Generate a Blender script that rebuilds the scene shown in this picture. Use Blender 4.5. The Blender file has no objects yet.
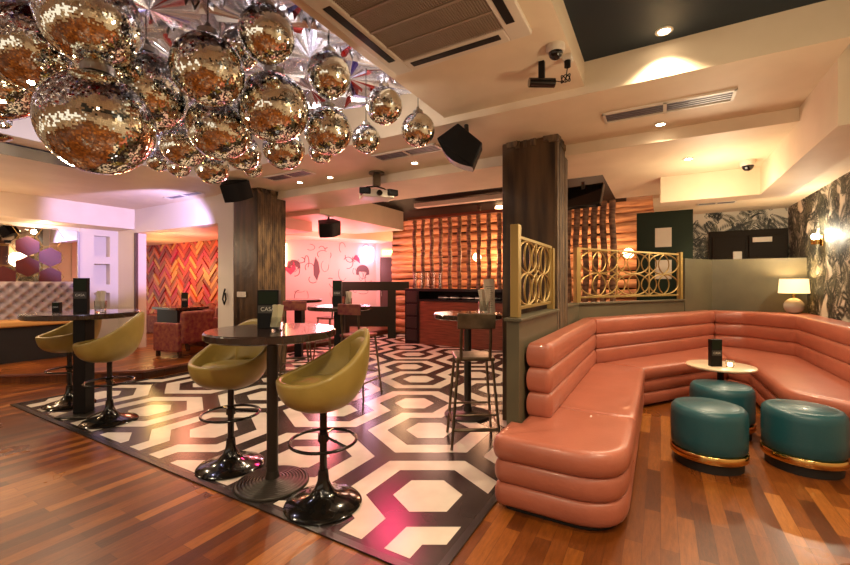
import bpy, bmesh, math, random
from mathutils import Vector, Matrix
random.seed(7)
C = bpy.context.scene.collection
PI = math.pi
A60 = math.radians(60)
def W(u, v, z=0.0): return Vector((.5*u-.8660254*v, .8660254*u+.5*v, z))
def at(px, py, d): return Vector(((px-425)/408*d, d, 1.4+(282.5-py)/408*d))
RM = Matrix.Rotation(A60, 4, 'Z')

# ------------------------------------------------------------------ materials
def mat(name, col, rough=.5, metal=0., emit=None, es=0., noise=None, coat=0., bump=0., bscale=40., spec=.5, alpha=None, trans=0.):
    m = bpy.data.materials.new(name); m.use_nodes = True
    nt = m.node_tree; b = nt.nodes['Principled BSDF']
    b.inputs['Base Color'].default_value = (*col, 1); b.inputs['Roughness'].default_value = rough
    b.inputs['Metallic'].default_value = metal; b.inputs['Coat Weight'].default_value = coat
    b.inputs['Specular IOR Level'].default_value = spec
    b.inputs['Transmission Weight'].default_value = trans
    if emit: b.inputs['Emission Color'].default_value = (*emit, 1); b.inputs['Emission Strength'].default_value = es
    tc = nt.nodes.new('ShaderNodeTexCoord')
    if noise:
        col2, sc, stretch = noise
        mp = nt.nodes.new('ShaderNodeMapping'); mp.inputs['Scale'].default_value = stretch
        nz = nt.nodes.new('ShaderNodeTexNoise'); nz.inputs['Scale'].default_value = sc; nz.inputs['Detail'].default_value = 5
        rp = nt.nodes.new('ShaderNodeValToRGB')
        rp.color_ramp.elements[0].position = .35; rp.color_ramp.elements[1].position = .65
        rp.color_ramp.elements[0].color = (*col, 1); rp.color_ramp.elements[1].color = (*col2, 1)
        nt.links.new(tc.outputs['Object'], mp.inputs[0]); nt.links.new(mp.outputs[0], nz.inputs[0])
        nt.links.new(nz.outputs[0], rp.inputs[0]); nt.links.new(rp.outputs[0], b.inputs['Base Color'])
    if bump:
        n2 = nt.nodes.new('ShaderNodeTexNoise'); n2.inputs['Scale'].default_value = bscale; n2.inputs['Detail'].default_value = 4
        bp = nt.nodes.new('ShaderNodeBump'); bp.inputs['Strength'].default_value = bump; bp.inputs['Distance'].default_value = .01
        nt.links.new(tc.outputs['Object'], n2.inputs[0]); nt.links.new(n2.outputs[0], bp.inputs['Height'])
        nt.links.new(bp.outputs[0], b.inputs['Normal'])
    return m

def wood_floor(name, dark=1.0):
    m = bpy.data.materials.new(name); m.use_nodes = True; nt = m.node_tree; N = nt.nodes; L = nt.links
    b = N['Principled BSDF']; tc = N.new('ShaderNodeTexCoord')
    br = N.new('ShaderNodeTexBrick'); br.inputs['Scale'].default_value = 1.0
    br.offset = .37; br.offset_frequency = 2; br.squash = 1
    br.inputs['Brick Width'].default_value = .62; br.inputs['Row Height'].default_value = .085
    br.inputs['Mortar Size'].default_value = .0012; br.inputs['Mortar Smooth'].default_value = .2
    br.inputs['Color1'].default_value = (0, 0, 0, 1); br.inputs['Color2'].default_value = (1, 1, 1, 1)
    br.inputs['Mortar'].default_value = (.0, .0, .0, 1)
    L.new(tc.outputs['Object'], br.inputs['Vector'])
    rp = N.new('ShaderNodeValToRGB'); cr = rp.color_ramp
    cols = [(.0, (.085, .022, .004)), (.3, (.14, .038, .006)), (.6, (.195, .056, .009)), (.88, (.28, .090, .015)), (1., (.42, .16, .034))]
    cr.elements[0].position = 0; cr.elements[0].color = (*cols[0][1], 1); cr.elements[1].position = 1; cr.elements[1].color = (*cols[-1][1], 1)
    for p, c in cols[1:-1]:
        e = cr.elements.new(p); e.color = (*c, 1)
    L.new(br.outputs['Color'], rp.inputs[0])
    mp = N.new('ShaderNodeMapping'); mp.inputs['Scale'].default_value = (3.5, 26, 1)
    L.new(tc.outputs['Object'], mp.inputs[0])
    nz = N.new('ShaderNodeTexNoise'); nz.inputs['Scale'].default_value = 2.2; nz.inputs['Detail'].default_value = 10; nz.inputs['Roughness'].default_value = .78
    L.new(mp.outputs[0], nz.inputs[0])
    mx = N.new('ShaderNodeMix'); mx.data_type = 'RGBA'; mx.blend_type = 'MULTIPLY'; mx.inputs[0].default_value = .75
    r2 = N.new('ShaderNodeValToRGB'); r2.color_ramp.elements[0].position = .25; r2.color_ramp.elements[0].color = (.22, .17, .15, 1)
    r2.color_ramp.elements[1].position = .7; r2.color_ramp.elements[1].color = (1.25, 1.15, 1.05, 1)
    L.new(nz.outputs[0], r2.inputs[0]); L.new(rp.outputs[0], mx.inputs[6]); L.new(r2.outputs[0], mx.inputs[7])
    L.new(mx.outputs[2], b.inputs['Base Color'])
    n3 = N.new('ShaderNodeTexNoise'); n3.inputs['Scale'].default_value = 1.3; n3.inputs['Detail'].default_value = 3
    L.new(tc.outputs['Object'], n3.inputs[0])
    mr = N.new('ShaderNodeMapRange'); mr.inputs['To Min'].default_value = .20; mr.inputs['To Max'].default_value = .40
    L.new(n3.outputs[0], mr.inputs[0]); L.new(mr.outputs[0], b.inputs['Roughness'])
    bp = N.new('ShaderNodeBump'); bp.inputs['Strength'].default_value = .25; bp.inputs['Distance'].default_value = .003
    L.new(nz.outputs[0], bp.inputs['Height']); L.new(bp.outputs[0], b.inputs['Normal'])
    b.inputs['Specular IOR Level'].default_value = .38
    return m

M = {}
M['cream'] = mat('cream_plaster', (.70, .565, .40), .6, noise=((.65, .52, .36), 3, (1, 1, 1)), bump=.05, bscale=20)
M['white'] = mat('white_plaster', (.66, .58, .48), .55, bump=.04)
M['foil'] = mat('silver_foil', (.84, .83, .90), .26, 1.)
M['foil_r'] = mat('red_foil', (.62, .10, .10), .2, 1.)
M['foil_b'] = mat('blue_foil', (.40, .38, .80), .2, 1.)
M['navy'] = mat('dark_blue_paint', (.010, .018, .024), .55, spec=.3)
M['darkceil'] = mat('dark_ceiling_paint', (.007, .0035, .0025), .6, spec=.1)
M['black'] = mat('black_satin', (.004, .0035, .0035), .45, spec=.25)
M['blackmetal'] = mat('black_gloss_metal', (.012, .011, .010), .16, .6, coat=.6)
M['iron'] = mat('dark_cast_iron', (.05, .042, .034), .38, .7, bump=.15)
M['steel'] = mat('brushed_steel', (.45, .42, .38), .3, 1.)
M['bronze'] = mat('aged_bronze_metal', (.19, .14, .09), .38, .85, noise=((.10, .07, .045), 8, (1, 1, 1)))
M['gold'] = mat('gold_paint', (.36, .235, .07), .42, .6)
M['brass'] = mat('polished_brass', (.78, .50, .16), .18, 1.)
M['pink'] = mat('salmon_leather', (.40, .118, .070), .36, noise=((.35, .10, .058), 4, (1, 1, 1)), coat=.15, bump=.12, bscale=60)
M['teal'] = mat('teal_leather', (.010, .070, .085), .38, coat=.1, bump=.1, bscale=70)
M['olive'] = mat('olive_gold_leather', (.36, .25, .06), .36, coat=.1, noise=((.29, .20, .045), 6, (1, 1, 1)), bump=.1, bscale=60)
M['green'] = mat('olive_grey_paint', (.105, .088, .050), .42, noise=((.085, .071, .041), 3, (1, 1, 1)), spec=.4)
M['dgreen'] = mat('dark_green_paint', (.010, .018, .008), .55, spec=.2)
M['tablewood'] = mat('dark_stained_wood', (.022, .011, .008), .2, coat=.4, noise=((.04, .018, .012), 3, (1, 20, 1)))
M['redwood'] = mat('mahogany', (.20, .055, .025), .3, noise=((.10, .025, .012), 3, (1, 1, 12)), coat=.2)
M['log'] = mat('log_wood', (.56, .27, .11), .6, noise=((.26, .10, .04), 2.5, (1, 1, 9)), bump=.3, bscale=12)
M['birch'] = mat('birch_bark', (.30, .15, .07), .6, noise=((.07, .025, .012), 5, (1, 1, 3.5)), bump=.4, bscale=25)
M['mirrortile'] = mat('mirror_tile', (.84, .84, .76), .035, 1.)
M['grout'] = mat('ball_grout', (.08, .075, .06), .6)
M['mirror'] = mat('wall_mirror', (.86, .80, .72), .02, 1.)
M['tilew'] = mat('white_marble_tile', (.66, .60, .50), .24, noise=((.58, .51, .42), 4, (1, 1, 1)), spec=.35)
M['tileb'] = mat('charcoal_tile', (.022, .016, .015), .24, noise=((.040, .030, .027), 3, (1, 1, 1)), spec=.3)
M['trimb'] = mat('black_floor_trim', (.012, .010, .009), .3)
M['floorwood'] = wood_floor('jatoba_strip_floor')
M['silver'] = mat('silver_velvet', (.36, .31, .33), .45, bump=.05)
M['button'] = mat('button_dimple_shade', (.10, .085, .09), .4)  # shade of the tufting dimples put into the button colour
M['ochre'] = mat('ochre_leather', (.62, .32, .09), .4)
M['pinkwall'] = mat('pink_wall_paint', (.80, .52, .47), .5)
M['doodle'] = mat('doodle_ink', (.16, .07, .08), .6)
M['doodle2'] = mat('doodle_magenta', (.55, .05, .12), .6)
M['paper'] = mat('wallpaper_beige', (.60, .53, .41), .6)
M['leafd'] = mat('wallpaper_leaf_dark', (.018, .018, .012), .6)
M['leafm'] = mat('wallpaper_leaf_mid', (.10, .09, .055), .6)
M['door'] = mat('charcoal_door_paint', (.020, .014, .009), .6, spec=.08)
M['brown'] = mat('brown_door', (.10, .05, .04), .4)
M['glass'] = mat('clear_glass', (.9, .92, .9), .03, trans=1.)
M['napkin'] = mat('folded_paper', (.60, .54, .36), .7)
M['card'] = mat('cream_card', (.62, .52, .40), .6)
M['ink'] = mat('printed_ink', (.05, .045, .04), .6)
M['lettering'] = mat('white_lettering', (.6, .58, .5), .6)
M['lampshade'] = mat('lampshade_fabric', (.75, .6, .32), .7, emit=(1., .68, .30), es=1.3)
M['lampglass'] = mat('frosted_glass_ball', (.42, .38, .32), .12, coat=.5)
M['bulb'] = mat('lamp_bulb', (1, .9, .7), .4, emit=(1., .80, .52), es=30)
M['led'] = mat('downlight_glow', (1, .9, .7), .4, emit=(1., .82, .58), es=30)
M['exit'] = mat('exit_sign_green', (.1, .6, .2), .4, emit=(.25, 1., .25), es=3)
M['neon'] = mat('wall_light_tube', (1, .8, .9), .4, emit=(1., .62, .72), es=9)
M['neonv'] = mat('violet_light_panel', (.8, .5, 1), .4, emit=(.85, .55, 1.), es=8)
M['neono'] = mat('amber_light_tube', (1, .7, .4), .4, emit=(1., .50, .22), es=9)
M['amber'] = mat('amber_lamp', (1, .7, .4), .4, emit=(1., .55, .25), es=10)
M['tube'] = mat('pale_tube', (.62, .52, .42), .4)
M['stonetop'] = mat('pale_table_top', (.72, .56, .38), .3, coat=.2)
M['velvet'] = mat('patterned_red_velvet', (.13, .007, .018), .7, noise=((.24, .07, .03), 16, (1, 1, 1)))
M['vent'] = mat('vent_metal', (.26, .19, .13), .5)
M['ventdark'] = mat('vent_dark_metal', (.09, .065, .05), .6)  # even dark metal behind the grille and blades
M['ventblue'] = mat('vent_blade_grey', (.16, .14, .16), .4, .3)
M['plastic'] = mat('white_plastic', (.62, .54, .43), .4)
M['stonew'] = mat('column_wood', (.016, .008, .0035), .34, noise=((.095, .050, .020), 2.6, (3.0, 3.0, .35)), bump=.5, bscale=9, spec=.4)
M['rawedge'] = mat('column_raw_edge', (.15, .085, .035), .7, noise=((.035, .018, .008), 6, (3, 3, .7)), bump=.9, bscale=16)
M['hexred'] = mat('hexagon_panel_red', (.10, .010, .008), .4)
M['toekick'] = mat('plinth_black', (.008, .006, .005), .6)
for k, c in enumerate([(.42, .03, .02), (.60, .10, .03), (.22, .015, .012), (.62, .24, .05), (.5, .02, .06), (.34, .08, .02)]):
    M['hb%d' % k] = mat('herringbone_board_%d' % k, c, .5)

# ------------------------------------------------------------------ mesh builder
class MB:
    def __init__(s): s.bm = bmesh.new(); s.mi = 0
    def _tag(s, faces):
        for f in faces: f.material_index = s.mi
    def box(s, c, d, rz=0., rx=0., ry=0.):
        mt = Matrix.Translation(c) @ Matrix.Rotation(rz, 4, 'Z') @ Matrix.Rotation(ry, 4, 'Y') @ Matrix.Rotation(rx, 4, 'X') @ Matrix.Diagonal((*d, 1))
        r = bmesh.ops.create_cube(s.bm, size=1, matrix=mt)
        s._tag({f for v in r['verts'] for f in v.link_faces}); return s
    def bb(s, x0, x1, y0, y1, z0, z1): return s.box(((x0+x1)/2, (y0+y1)/2, (z0+z1)/2), (abs(x1-x0), abs(y1-y0), abs(z1-z0)))
    def cyl(s, c, r, h, n=24, r2=None, rot=None):
        mt = Matrix.Translation(c) @ (rot if rot else Matrix())
        q = bmesh.ops.create_cone(s.bm, cap_ends=True, segments=n, radius1=r, radius2=r if r2 is None else r2, depth=h, matrix=mt)
        s._tag({f for v in q['verts'] for f in v.link_faces}); return s
    def sph(s, c, r, n=20, sc=(1, 1, 1)):
        q = bmesh.ops.create_uvsphere(s.bm, u_segments=n, v_segments=n//2, radius=r, matrix=Matrix.Translation(c) @ Matrix.Diagonal((*sc, 1)))
        s._tag({f for v in q['verts'] for f in v.link_faces}); return s
    def lathe(s, prof, c=(0, 0, 0), n=40, sx=1., sy=1.):
        rings = []
        for r, z in prof:
            if r < 1e-5: rings.append([s.bm.verts.new((c[0], c[1], c[2]+z))])
            else: rings.append([s.bm.verts.new((c[0]+r*sx*math.cos(2*PI*k/n), c[1]+r*sy*math.sin(2*PI*k/n), c[2]+z)) for k in range(n)])
        for a, b in zip(rings, rings[1:]):
            for k in range(n):
                k2 = (k+1) % n
                vs = [a[k % len(a)], a[k2 % len(a)], b[k2 % len(b)], b[k % len(b)]]
                vs = list(dict.fromkeys(vs))
                if len(vs) > 2:
                    try: f = s.bm.faces.new(vs); f.material_index = s.mi
                    except ValueError: pass
        for rg, flip in ((rings[0], 1), (rings[-1], 0)):
            if len(rg) > 2:
                f = s.bm.faces.new(rg[::-1] if flip else rg); f.material_index = s.mi
        return s
    def tube(s, pts, r, n=10, closed=False):
        pts = [Vector(p) for p in pts]; rings = []; m = len(pts); prev = None
        for i, p in enumerate(pts):
            a = pts[i-1] if (i > 0 or closed) else p; b = pts[(i+1) % m] if (i < m-1 or closed) else p
            t = (b-a).normalized()
            if prev is None:
                up = Vector((0, 0, 1)) if abs(t.z) < .9 else Vector((1, 0, 0)); x = t.cross(up).normalized()
            else: x = (prev - t*prev.dot(t)).normalized()
            prev = x; y = t.cross(x)
            rings.append([s.bm.verts.new(p + x*r*math.cos(2*PI*k/n) + y*r*math.sin(2*PI*k/n)) for k in range(n)])
        rng = range(m) if closed else range(m-1)
        for i in rng:
            a, b = rings[i], rings[(i+1) % m]
            for k in range(n):
                f = s.bm.faces.new((a[k], a[(k+1) % n], b[(k+1) % n], b[k])); f.material_index = s.mi
        if not closed:
            f = s.bm.faces.new(rings[0][::-1]); f.material_index = s.mi
            f = s.bm.faces.new(rings[-1]); f.material_index = s.mi
        return s
    def prism(s, poly, z0, z1):
        a = [s.bm.verts.new((p[0], p[1], z0)) for p in poly]; b = [s.bm.verts.new((p[0], p[1], z1)) for p in poly]; n = len(poly)
        fs = [s.bm.faces.new(a[::-1]), s.bm.faces.new(b)]
        for i in range(n): fs.append(s.bm.faces.new((a[i], a[(i+1) % n], b[(i+1) % n], b[i])))
        s._tag(fs); return s
    def quad(s, pts):
        f = s.bm.faces.new([s.bm.verts.new(p) for p in pts]); f.material_index = s.mi; return s
    def build(s, name, mats, parent=None, smooth=False, bevel=0., loc=None, rz=0., tri=False, angle=None):
        bmesh.ops.recalc_face_normals(s.bm, faces=s.bm.faces[:]) if not tri else None
        me = bpy.data.meshes.new(name); s.bm.to_mesh(me); s.bm.free()
        o = bpy.data.objects.new(name, me); C.objects.link(o)
        for m in (mats if isinstance(mats, (list, tuple)) else [mats]): me.materials.append(M[m] if isinstance(m, str) else m)
        if smooth:
            for p in me.polygons: p.use_smooth = True
            try: me.set_sharp_from_angle(angle=math.radians(angle or 40))
            except Exception: pass
        if bevel:
            b = o.modifiers.new('bevel', 'BEVEL'); b.width = bevel; b.segments = 3; b.limit_method = 'ANGLE'; b.angle_limit = math.radians(35)
        if parent: o.parent = parent
        if loc is not None: o.location = loc
        o.rotation_euler = (0, 0, rz)
        return o

def thing(name, label, cat, loc, rz=0., group=None):
    o = bpy.data.objects.new(name, None); C.objects.link(o); o.location = loc; o.rotation_euler = (0, 0, rz)
    o.empty_display_size = .05
    o['label'] = label; o['category'] = cat
    if group: o['group'] = group
    return o
def tag(o, label, cat, group=None):
    o['label'] = label; o['category'] = cat
    if group: o['group'] = group
    return o
def struct(o): o['kind'] = 'structure'; return o
def room(mb, name, m, **k): return struct(mb.build(name, m, rz=A60, **k))     # mesh laid out in room (u,v) axes
def dup(root, loc, rz=0., label=None):
    r = root.copy(); C.objects.link(r); r.location = loc; r.rotation_euler = (0, 0, rz)
    if label: r['label'] = label
    for ch in list(root.children):
        c = ch.copy(); C.objects.link(c); c.parent = r
        for g in list(ch.children):
            d = g.copy(); C.objects.link(d); d.parent = c
    return r
def words(txt, size, mt, parent, loc, rot=(PI/2, 0, 0), name='lettering', ext=.0006):
    cu = bpy.data.curves.new('txt', 'FONT'); cu.body = txt; cu.size = size; cu.align_x = 'CENTER'; cu.align_y = 'CENTER'; cu.extrude = ext
    t = bpy.data.objects.new('txt', cu); C.objects.link(t); bpy.context.view_layer.update()
    me = bpy.data.meshes.new_from_object(t.evaluated_get(bpy.context.evaluated_depsgraph_get()))
    bpy.data.objects.remove(t); me.name = name; me.materials.clear(); me.materials.append(M[mt])
    o = bpy.data.objects.new(name, me); C.objects.link(o); o.parent = parent; o.location = loc; o.rotation_euler = rot
    return o

# ------------------------------------------------------------------ floor
room(MB().bb(-4, 13, -3, 15, -.1, 0), 'floor', 'floorwood')
def clip(poly, planes):
    for (nx, ny, d) in planes:
        out = []
        for i in range(len(poly)):
            a, b = poly[i], poly[(i+1) % len(poly)]
            da, db = a[0]*nx+a[1]*ny-d, b[0]*nx+b[1]*ny-d
            if da >= 0: out.append(a)
            if (da >= 0) != (db >= 0):
                t = da/(da-db); out.append((a[0]+(b[0]-a[0])*t, a[1]+(b[1]-a[1])*t))
        poly = out
        if len(poly) < 3: return None
    return poly
U0, U1, V0, V1 = 1.70, 9.25, .94, 6.40
def dance_floor():
    U = (.5, .8660254); V = (-.8660254, .5)
    mb = MB(); corners = [W(U0, V0), W(U1, V0), W(U1, V1), W(U0, V1)]
    mb.prism([(p.x, p.y) for p in corners], .0002, .006)
    b = .045
    planes = [(U[0], U[1], U0+b), (-U[0], -U[1], -U1+b), (V[0], V[1], V0+b), (-V[0], -V[1], -V1+b)]
    R, a, t, h = .4965, .43, .31, .079
    nP = (-R+t/2, -.866*t); Q = (.17, -.86)
    path = [nP, (-R, 0), (-R/2, a), (R/2, a), (R, 0), (R/2, -a), (Q[0]-R/2, -a), (Q[0]-R, Q[1]), (Q[0]-R/2, Q[1]-a), (Q[0]+R/2, Q[1]-a), (Q[0]+R, Q[1])]
    nxt = (path[-1][0]-R+R-t/2, 0)
    pre = (-1.008+Q[0]+R/2, .592+Q[1]-a)     # point before nP on the previous cell
    post = (1.008-R, -.592)                  # point after the last on the next cell
    full = [pre]+path+[post]
    offs = []
    for i in range(1, len(full)-1):
        d1 = Vector((full[i][0]-full[i-1][0], full[i][1]-full[i-1][1])).normalized(); d2 = Vector((full[i+1][0]-full[i][0], full[i+1][1]-full[i][1])).normalized()
        n1 = Vector((-d1.y, d1.x)); n2 = Vector((-d2.y, d2.x)); bi = (n1+n2).normalized(); offs.append(bi*(h/max(.3, bi.dot(n1))))
    mb.mi = 1; z = .0072
    def add(poly, ox, oy):
        poly = clip([(x+ox, y+oy) for x, y in poly], planes)
        if poly: mb.quad([(x, y, z) for x, y in poly])
    Rin = .2275
    hexa = [(Rin*math.cos(k*PI/3), Rin*math.sin(k*PI/3)) for k in range(6)]
    for i in range(-7, 12):
        for j in range(-9, 10):
            ox = .018+(-.14)*i+(-1.008)*j; oy = 2.677+2.035*i+.592*j
            if not (-8 < ox < 8 and -1 < oy < 14): continue
            for k in range(len(path)-1):
                p, q, A, B = path[k], path[k+1], offs[k], offs[k+1]
                add([(p[0]-A.x, p[1]-A.y), (q[0]-B.x, q[1]-B.y), (q[0]+B.x, q[1]+B.y), (p[0]+A.x, p[1]+A.y)], ox, oy)
            add(hexa, ox, oy); add([(x+Q[0], y+Q[1]) for x, y in hexa], ox, oy)
    for f in mb.bm.faces: f.normal_update()
    for f in mb.bm.faces:
        if f.material_index == 1 and f.normal.z < 0: f.normal_flip()
    o = mb.build('floor_dance_tiles', ['tileb', 'tilew'], tri=True); struct(o)
dance_floor()
b = MB(); b.bb(U0-.035, U0+.01, V0-.03, V1, .0, .010); b.bb(U0-.035, U1, V0-.035, V0+.01, .0, .010); b.bb(U0-.035, 3.1, V1-.01, V1+.03, 0, .010)
room(b, 'trim_1', 'trimb')
# raised platform with darker nosing
PLAT = [(3.08, 6.46), (13, 6.46), (13, 14.5), (-3.5, 14.5), (-3.5, 8.62), (1.2, 8.62), (1.92, 7.85)]
room(MB().prism(PLAT, 0, .135), 'floor_platform', 'floorwood')
b = MB(); pl = [(9.2, 6.43), (3.065, 6.43), (1.9, 7.83), (1.19, 8.60), (-3.5, 8.60)]
for p, q in zip(pl, pl[1:]):
    d = Vector((q[0]-p[0], q[1]-p[1], 0)); b.box(((p[0]+q[0])/2, (p[1]+q[1])/2, .125), (d.length+.02, .05, .035), rz=math.atan2(d.y, d.x))
room(b, 'trim_2', 'redwood', bevel=.008)

# ------------------------------------------------------------------ ceilings
b = MB(); b.bb(-4, 3.22, .49, 1.66, 2.86, 3.4); room(b, 'ceiling_cassette_panel', 'cream')
room(MB().bb(-4, 3.22, -3, .49, 3.04, 3.4), 'ceiling_dark_recess', 'navy')
b = MB(); b.bb(3.22, 4.32, -.96, 9.6, 2.8, 3.4); b.bb(-4, 3.22, 5.4, 9.6, 2.8, 3.4); room(b, 'ceiling', 'cream')
b = MB(); b.bb(4.32, 5.3, .6, 9.6, 2.69, 3.4); b.bb(4.32, 6.9, -1.27, .6, 2.69, 3.4); b.bb(3.22, 6.9, -3, -1.27, 2.64, 3.4); b.bb(6.9, 9.3, -3, .1, 2.64, 3.4)
room(b, 'ceiling_lower', 'cream')
b = MB(); b.bb(3.5, 6.08, -1.26, -.96, 2.38, 2.85); b.bb(5.78, 6.08, -.96, 0, 2.38, 2.85); room(b, 'trim_3', 'cream')
room(MB().bb(-4, 3.24, 5.35, 5.40, 2.8, 3.4), 'trim_4', 'white')
room(MB().bb(-3, 2.4, 5.65, 6.15, 2.785, 2.80), 'trim_12', 'black')
b = MB(); b.bb(5.3, 9.6, .6, 5.2, 3.05, 3.4); b.bb(8.0, 9.6, 5.2, 7.5, 3.05, 3.4); room(b, 'ceiling_dark_back', 'darkceil')
b = MB(); b.bb(5.3, 8.0, 5.2, 13, 2.62, 3.4); b.bb(8.0, 13, 7.5, 15, 2.62, 3.4); b.bb(9.6, 13, 5.0, 7.5, 2.62, 3.4); room(b, 'ceiling_pink_area', 'cream')
room(MB().bb(7.05, 7.2, 1.6, 4.33, 2.92, 3.0), 'trim_5', 'tube')
room(MB().bb(5.9, 6.5, 3.5, 4.4, 2.98, 3.04), 'trim_6', 'cream')
# foil ceiling of pleated starbursts
def foil():
    mb = MB(); cs = .46
    u = -3.0
    while u < 3.2:
        v = 1.66
        while v < 5.35:
            c = Vector((u+cs/2, v+cs/2, 3.17+random.uniform(-.05, .02))); n = 64; ring = []
            for k in range(n):
                a = 2*PI*k/n; s = 1/max(abs(math.cos(a)), abs(math.sin(a)))*cs/2
                zz = 3.19+(.035 if k % 2 else -.035)+random.uniform(-.02, .02)
                ring.append(Vector((u+cs/2+math.cos(a)*s, v+cs/2+math.sin(a)*s, zz)))
            for k in range(n):
                r = random.random(); mb.mi = 1 if r < .05 else (2 if r < .08 else 0)
                mb.quad([c, ring[k], ring[(k+1) % n]])
            v += cs
        u += cs
    o = mb.build('ceiling_foil', ['foil', 'foil_r', 'foil_b'], rz=A60); struct(o)
foil()
room(MB().bb(-4, 3.24, 1.6, 5.5, 3.27, 3.4), 'ceiling_foil_backing', 'cream')

# ------------------------------------------------------------------ walls
# far left: mirror wall on v = 9.4
b = MB(); b.bb(-3.5, 3.38, 9.42, 9.6, .13, 2.8)
room(b, 'wall_left', 'white')
b = MB()   # window-box wall with three square niches
zs = [(.80, 1.20), (1.36, 1.76), (1.90, 2.30)]
b.bb(3.38, 3.60, 9.40, 9.6, .13, 2.8); b.bb(3.86, 4.02, 9.40, 9.6, .13, 2.8); b.bb(3.38, 4.02, 9.56, 9.75, .13, 2.8)
prev = .13
for z0, z1 in zs: b.bb(3.60, 3.86, 9.40, 9.6, prev, z0); prev = z1
b.bb(3.60, 3.86, 9.40, 9.6, prev, 2.8)
room(b, 'wall_left_niches', 'white')
room(MB().bb(-3.5, 4.0, 8.75, 9.40, 2.42, 2.82), 'trim_7', 'cream')
b = MB(); b.bb(4.0, 4.2, 8.74, 9.42, .13, 2.82); b.bb(4.0, 4.2, 6.09, 8.75, 2.35, 2.82); room(b, 'wall_left_opening', 'white')
room(MB().bb(3.985, 4.02, 8.66, 8.745, .13, 2.35), 'trim_8', 'brown')
room(MB().bb(3.97, 4.42, 5.705, 6.09, 0, 2.82), 'wall_left_pier', 'white')
# niche
b = MB(); p, q = W(4.42, 6.1), W(5.9, 7.3)
b.box(((4.4+5.9)/2, 6.7, 1.35), (1.9, .06, 2.5), rz=math.atan2(1.2, 1.5)); room(b, 'wall_niche_side', 'pinkwall')
room(MB().bb(4.2, 6.0, 6.1, 14.6, 2.42, 2.63), 'ceiling_niche', 'pinkwall')
room(MB().bb(5.98, 6.1, 7.2, 14.6, .13, 2.5), 'wall_niche_back', 'hb2')
def herringbone():
    mb = MB(); mats = ['hb%d' % k for k in range(6)]
    bw, bl, n = .10, .40, 4
    # classic herringbone built in a frame turned by 45 degrees, projected on the wall plane (y=v, z)
    c45 = math.cos(PI/4)
    def rect(x0, y0, w, h, k):
        g = .006
        pts = [(x0+g, y0+g), (x0+w-g, y0+g), (x0+w-g, y0+h-g), (x0+g, y0+h-g)]
        P = [((x-y)*c45, (x+y)*c45) for x, y in pts]
        P = clip([(10.6+a, 1.3+b_) for a, b_ in P], [(1, 0, 7.3), (-1, 0, -14.5), (0, 1, .14), (0, -1, -2.42)])
        if not P: return
        t = random.uniform(.01, .045); mb.mi = k
        fr = [mb.bm.verts.new((5.975-t, a, b_)) for a, b_ in P]; bk = [mb.bm.verts.new((5.98, a, b_)) for a, b_ in P]; m = len(P)
        fs = [mb.bm.faces.new(fr)]+[mb.bm.faces.new((fr[i], fr[(i+1) % m], bk[(i+1) % m], bk[i])) for i in range(m)]
        mb._tag(fs)
    for i in range(-36, 37):
        for j in range(-12, 13):
            # horizontal board and vertical board of the step (i), strip (j)
            x = i*bw + j*n*bw*1.0; y = i*bw - j*n*bw*1.0
            rect(x, y, bl, bw, random.choice([0, 0, 1, 1, 3, 4, 5, 2]))
            rect(x+bl - 0, y, bw, bl, random.choice([0, 1, 3, 3, 4, 5, 2, 2])) if False else rect(x, y+bw, bw, bl, random.choice([0, 1, 3, 3, 4, 5, 2, 2]))
    o = mb.build('wall_niche_herringbone', mats, rz=A60); struct(o)
herringbone()

# pink doodle wall and exit door wall
pa = Vector((-1.44, 12.0, 0)); pdir = Vector((.867, .5, 0)).normalized(); prz = math.atan2(.5, .867)
def pw(x, z, off=0.): return pa + pdir*x + Vector((0, 0, z)) + Vector((pdir.y, -pdir.x, 0))*off
b = MB(); b.box((-1.7, .06, 1.3), (3.4, .12, 2.6))
struct(b.build('wall_back_pink', 'pinkwall', loc=pa, rz=prz))
b = MB()
def arc(cx, cz, rx, rz_, a0, a1, w=.02):
    pts = [(cx+rx*math.cos(a0+(a1-a0)*k/16), -.006, cz+rz_*math.sin(a0+(a1-a0)*k/16)) for k in range(17)]
    b.tube(pts, w/2, 5)
def flat(poly):
    f = [b.bm.verts.new((x, -.008, z)) for x, z in poly]; b._tag([b.bm.faces.new(f)])
for k in range(46):
    cx, cz = random.uniform(-3.2, -.12), random.uniform(1.0, 2.4); a0 = random.uniform(0, 6)
    arc(cx, cz, random.uniform(.04, .18), random.uniform(.05, .2), a0, a0+random.uniform(1.2, 4.5), random.uniform(.008, .02))
def hair(cx, cz, s):
    flat([(cx+s*math.cos(a)*1.0, cz+s*math.sin(a)*.95) for a in [PI*k/12 for k in range(13)]] + [(cx-s*1.02, cz-.45*s), (cx-.62*s, cz-.55*s), (cx-.55*s, cz-.05*s), (cx+.55*s, cz-.05*s), (cx+.62*s, cz-.55*s), (cx+1.02*s, cz-.45*s)])
    arc(cx, cz-.1*s, .6*s, .95*s, PI, 2*PI, .012)
hair(-.42, 1.72, .2); hair(-2.35, 1.85, .16)
flat([(-1.74, 1.45), (-1.66, 1.7), (-1.70, 1.95), (-1.78, 2.1), (-1.84, 1.85), (-1.83, 1.6)])
b.mi = 1
flat([(-2.62, 1.78), (-2.48, 1.98), (-2.42, 1.8), (-2.36, 2.0), (-2.3, 1.75), (-2.44, 1.6)])
flat([(-.72, 2.08), (-.62, 2.2), (-.52, 2.1), (-.5, 1.95), (-.6, 2.02)])
flat([(-2.9, 2.0), (-2.8, 2.08), (-2.76, 1.9), (-2.86, 1.85)])
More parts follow.
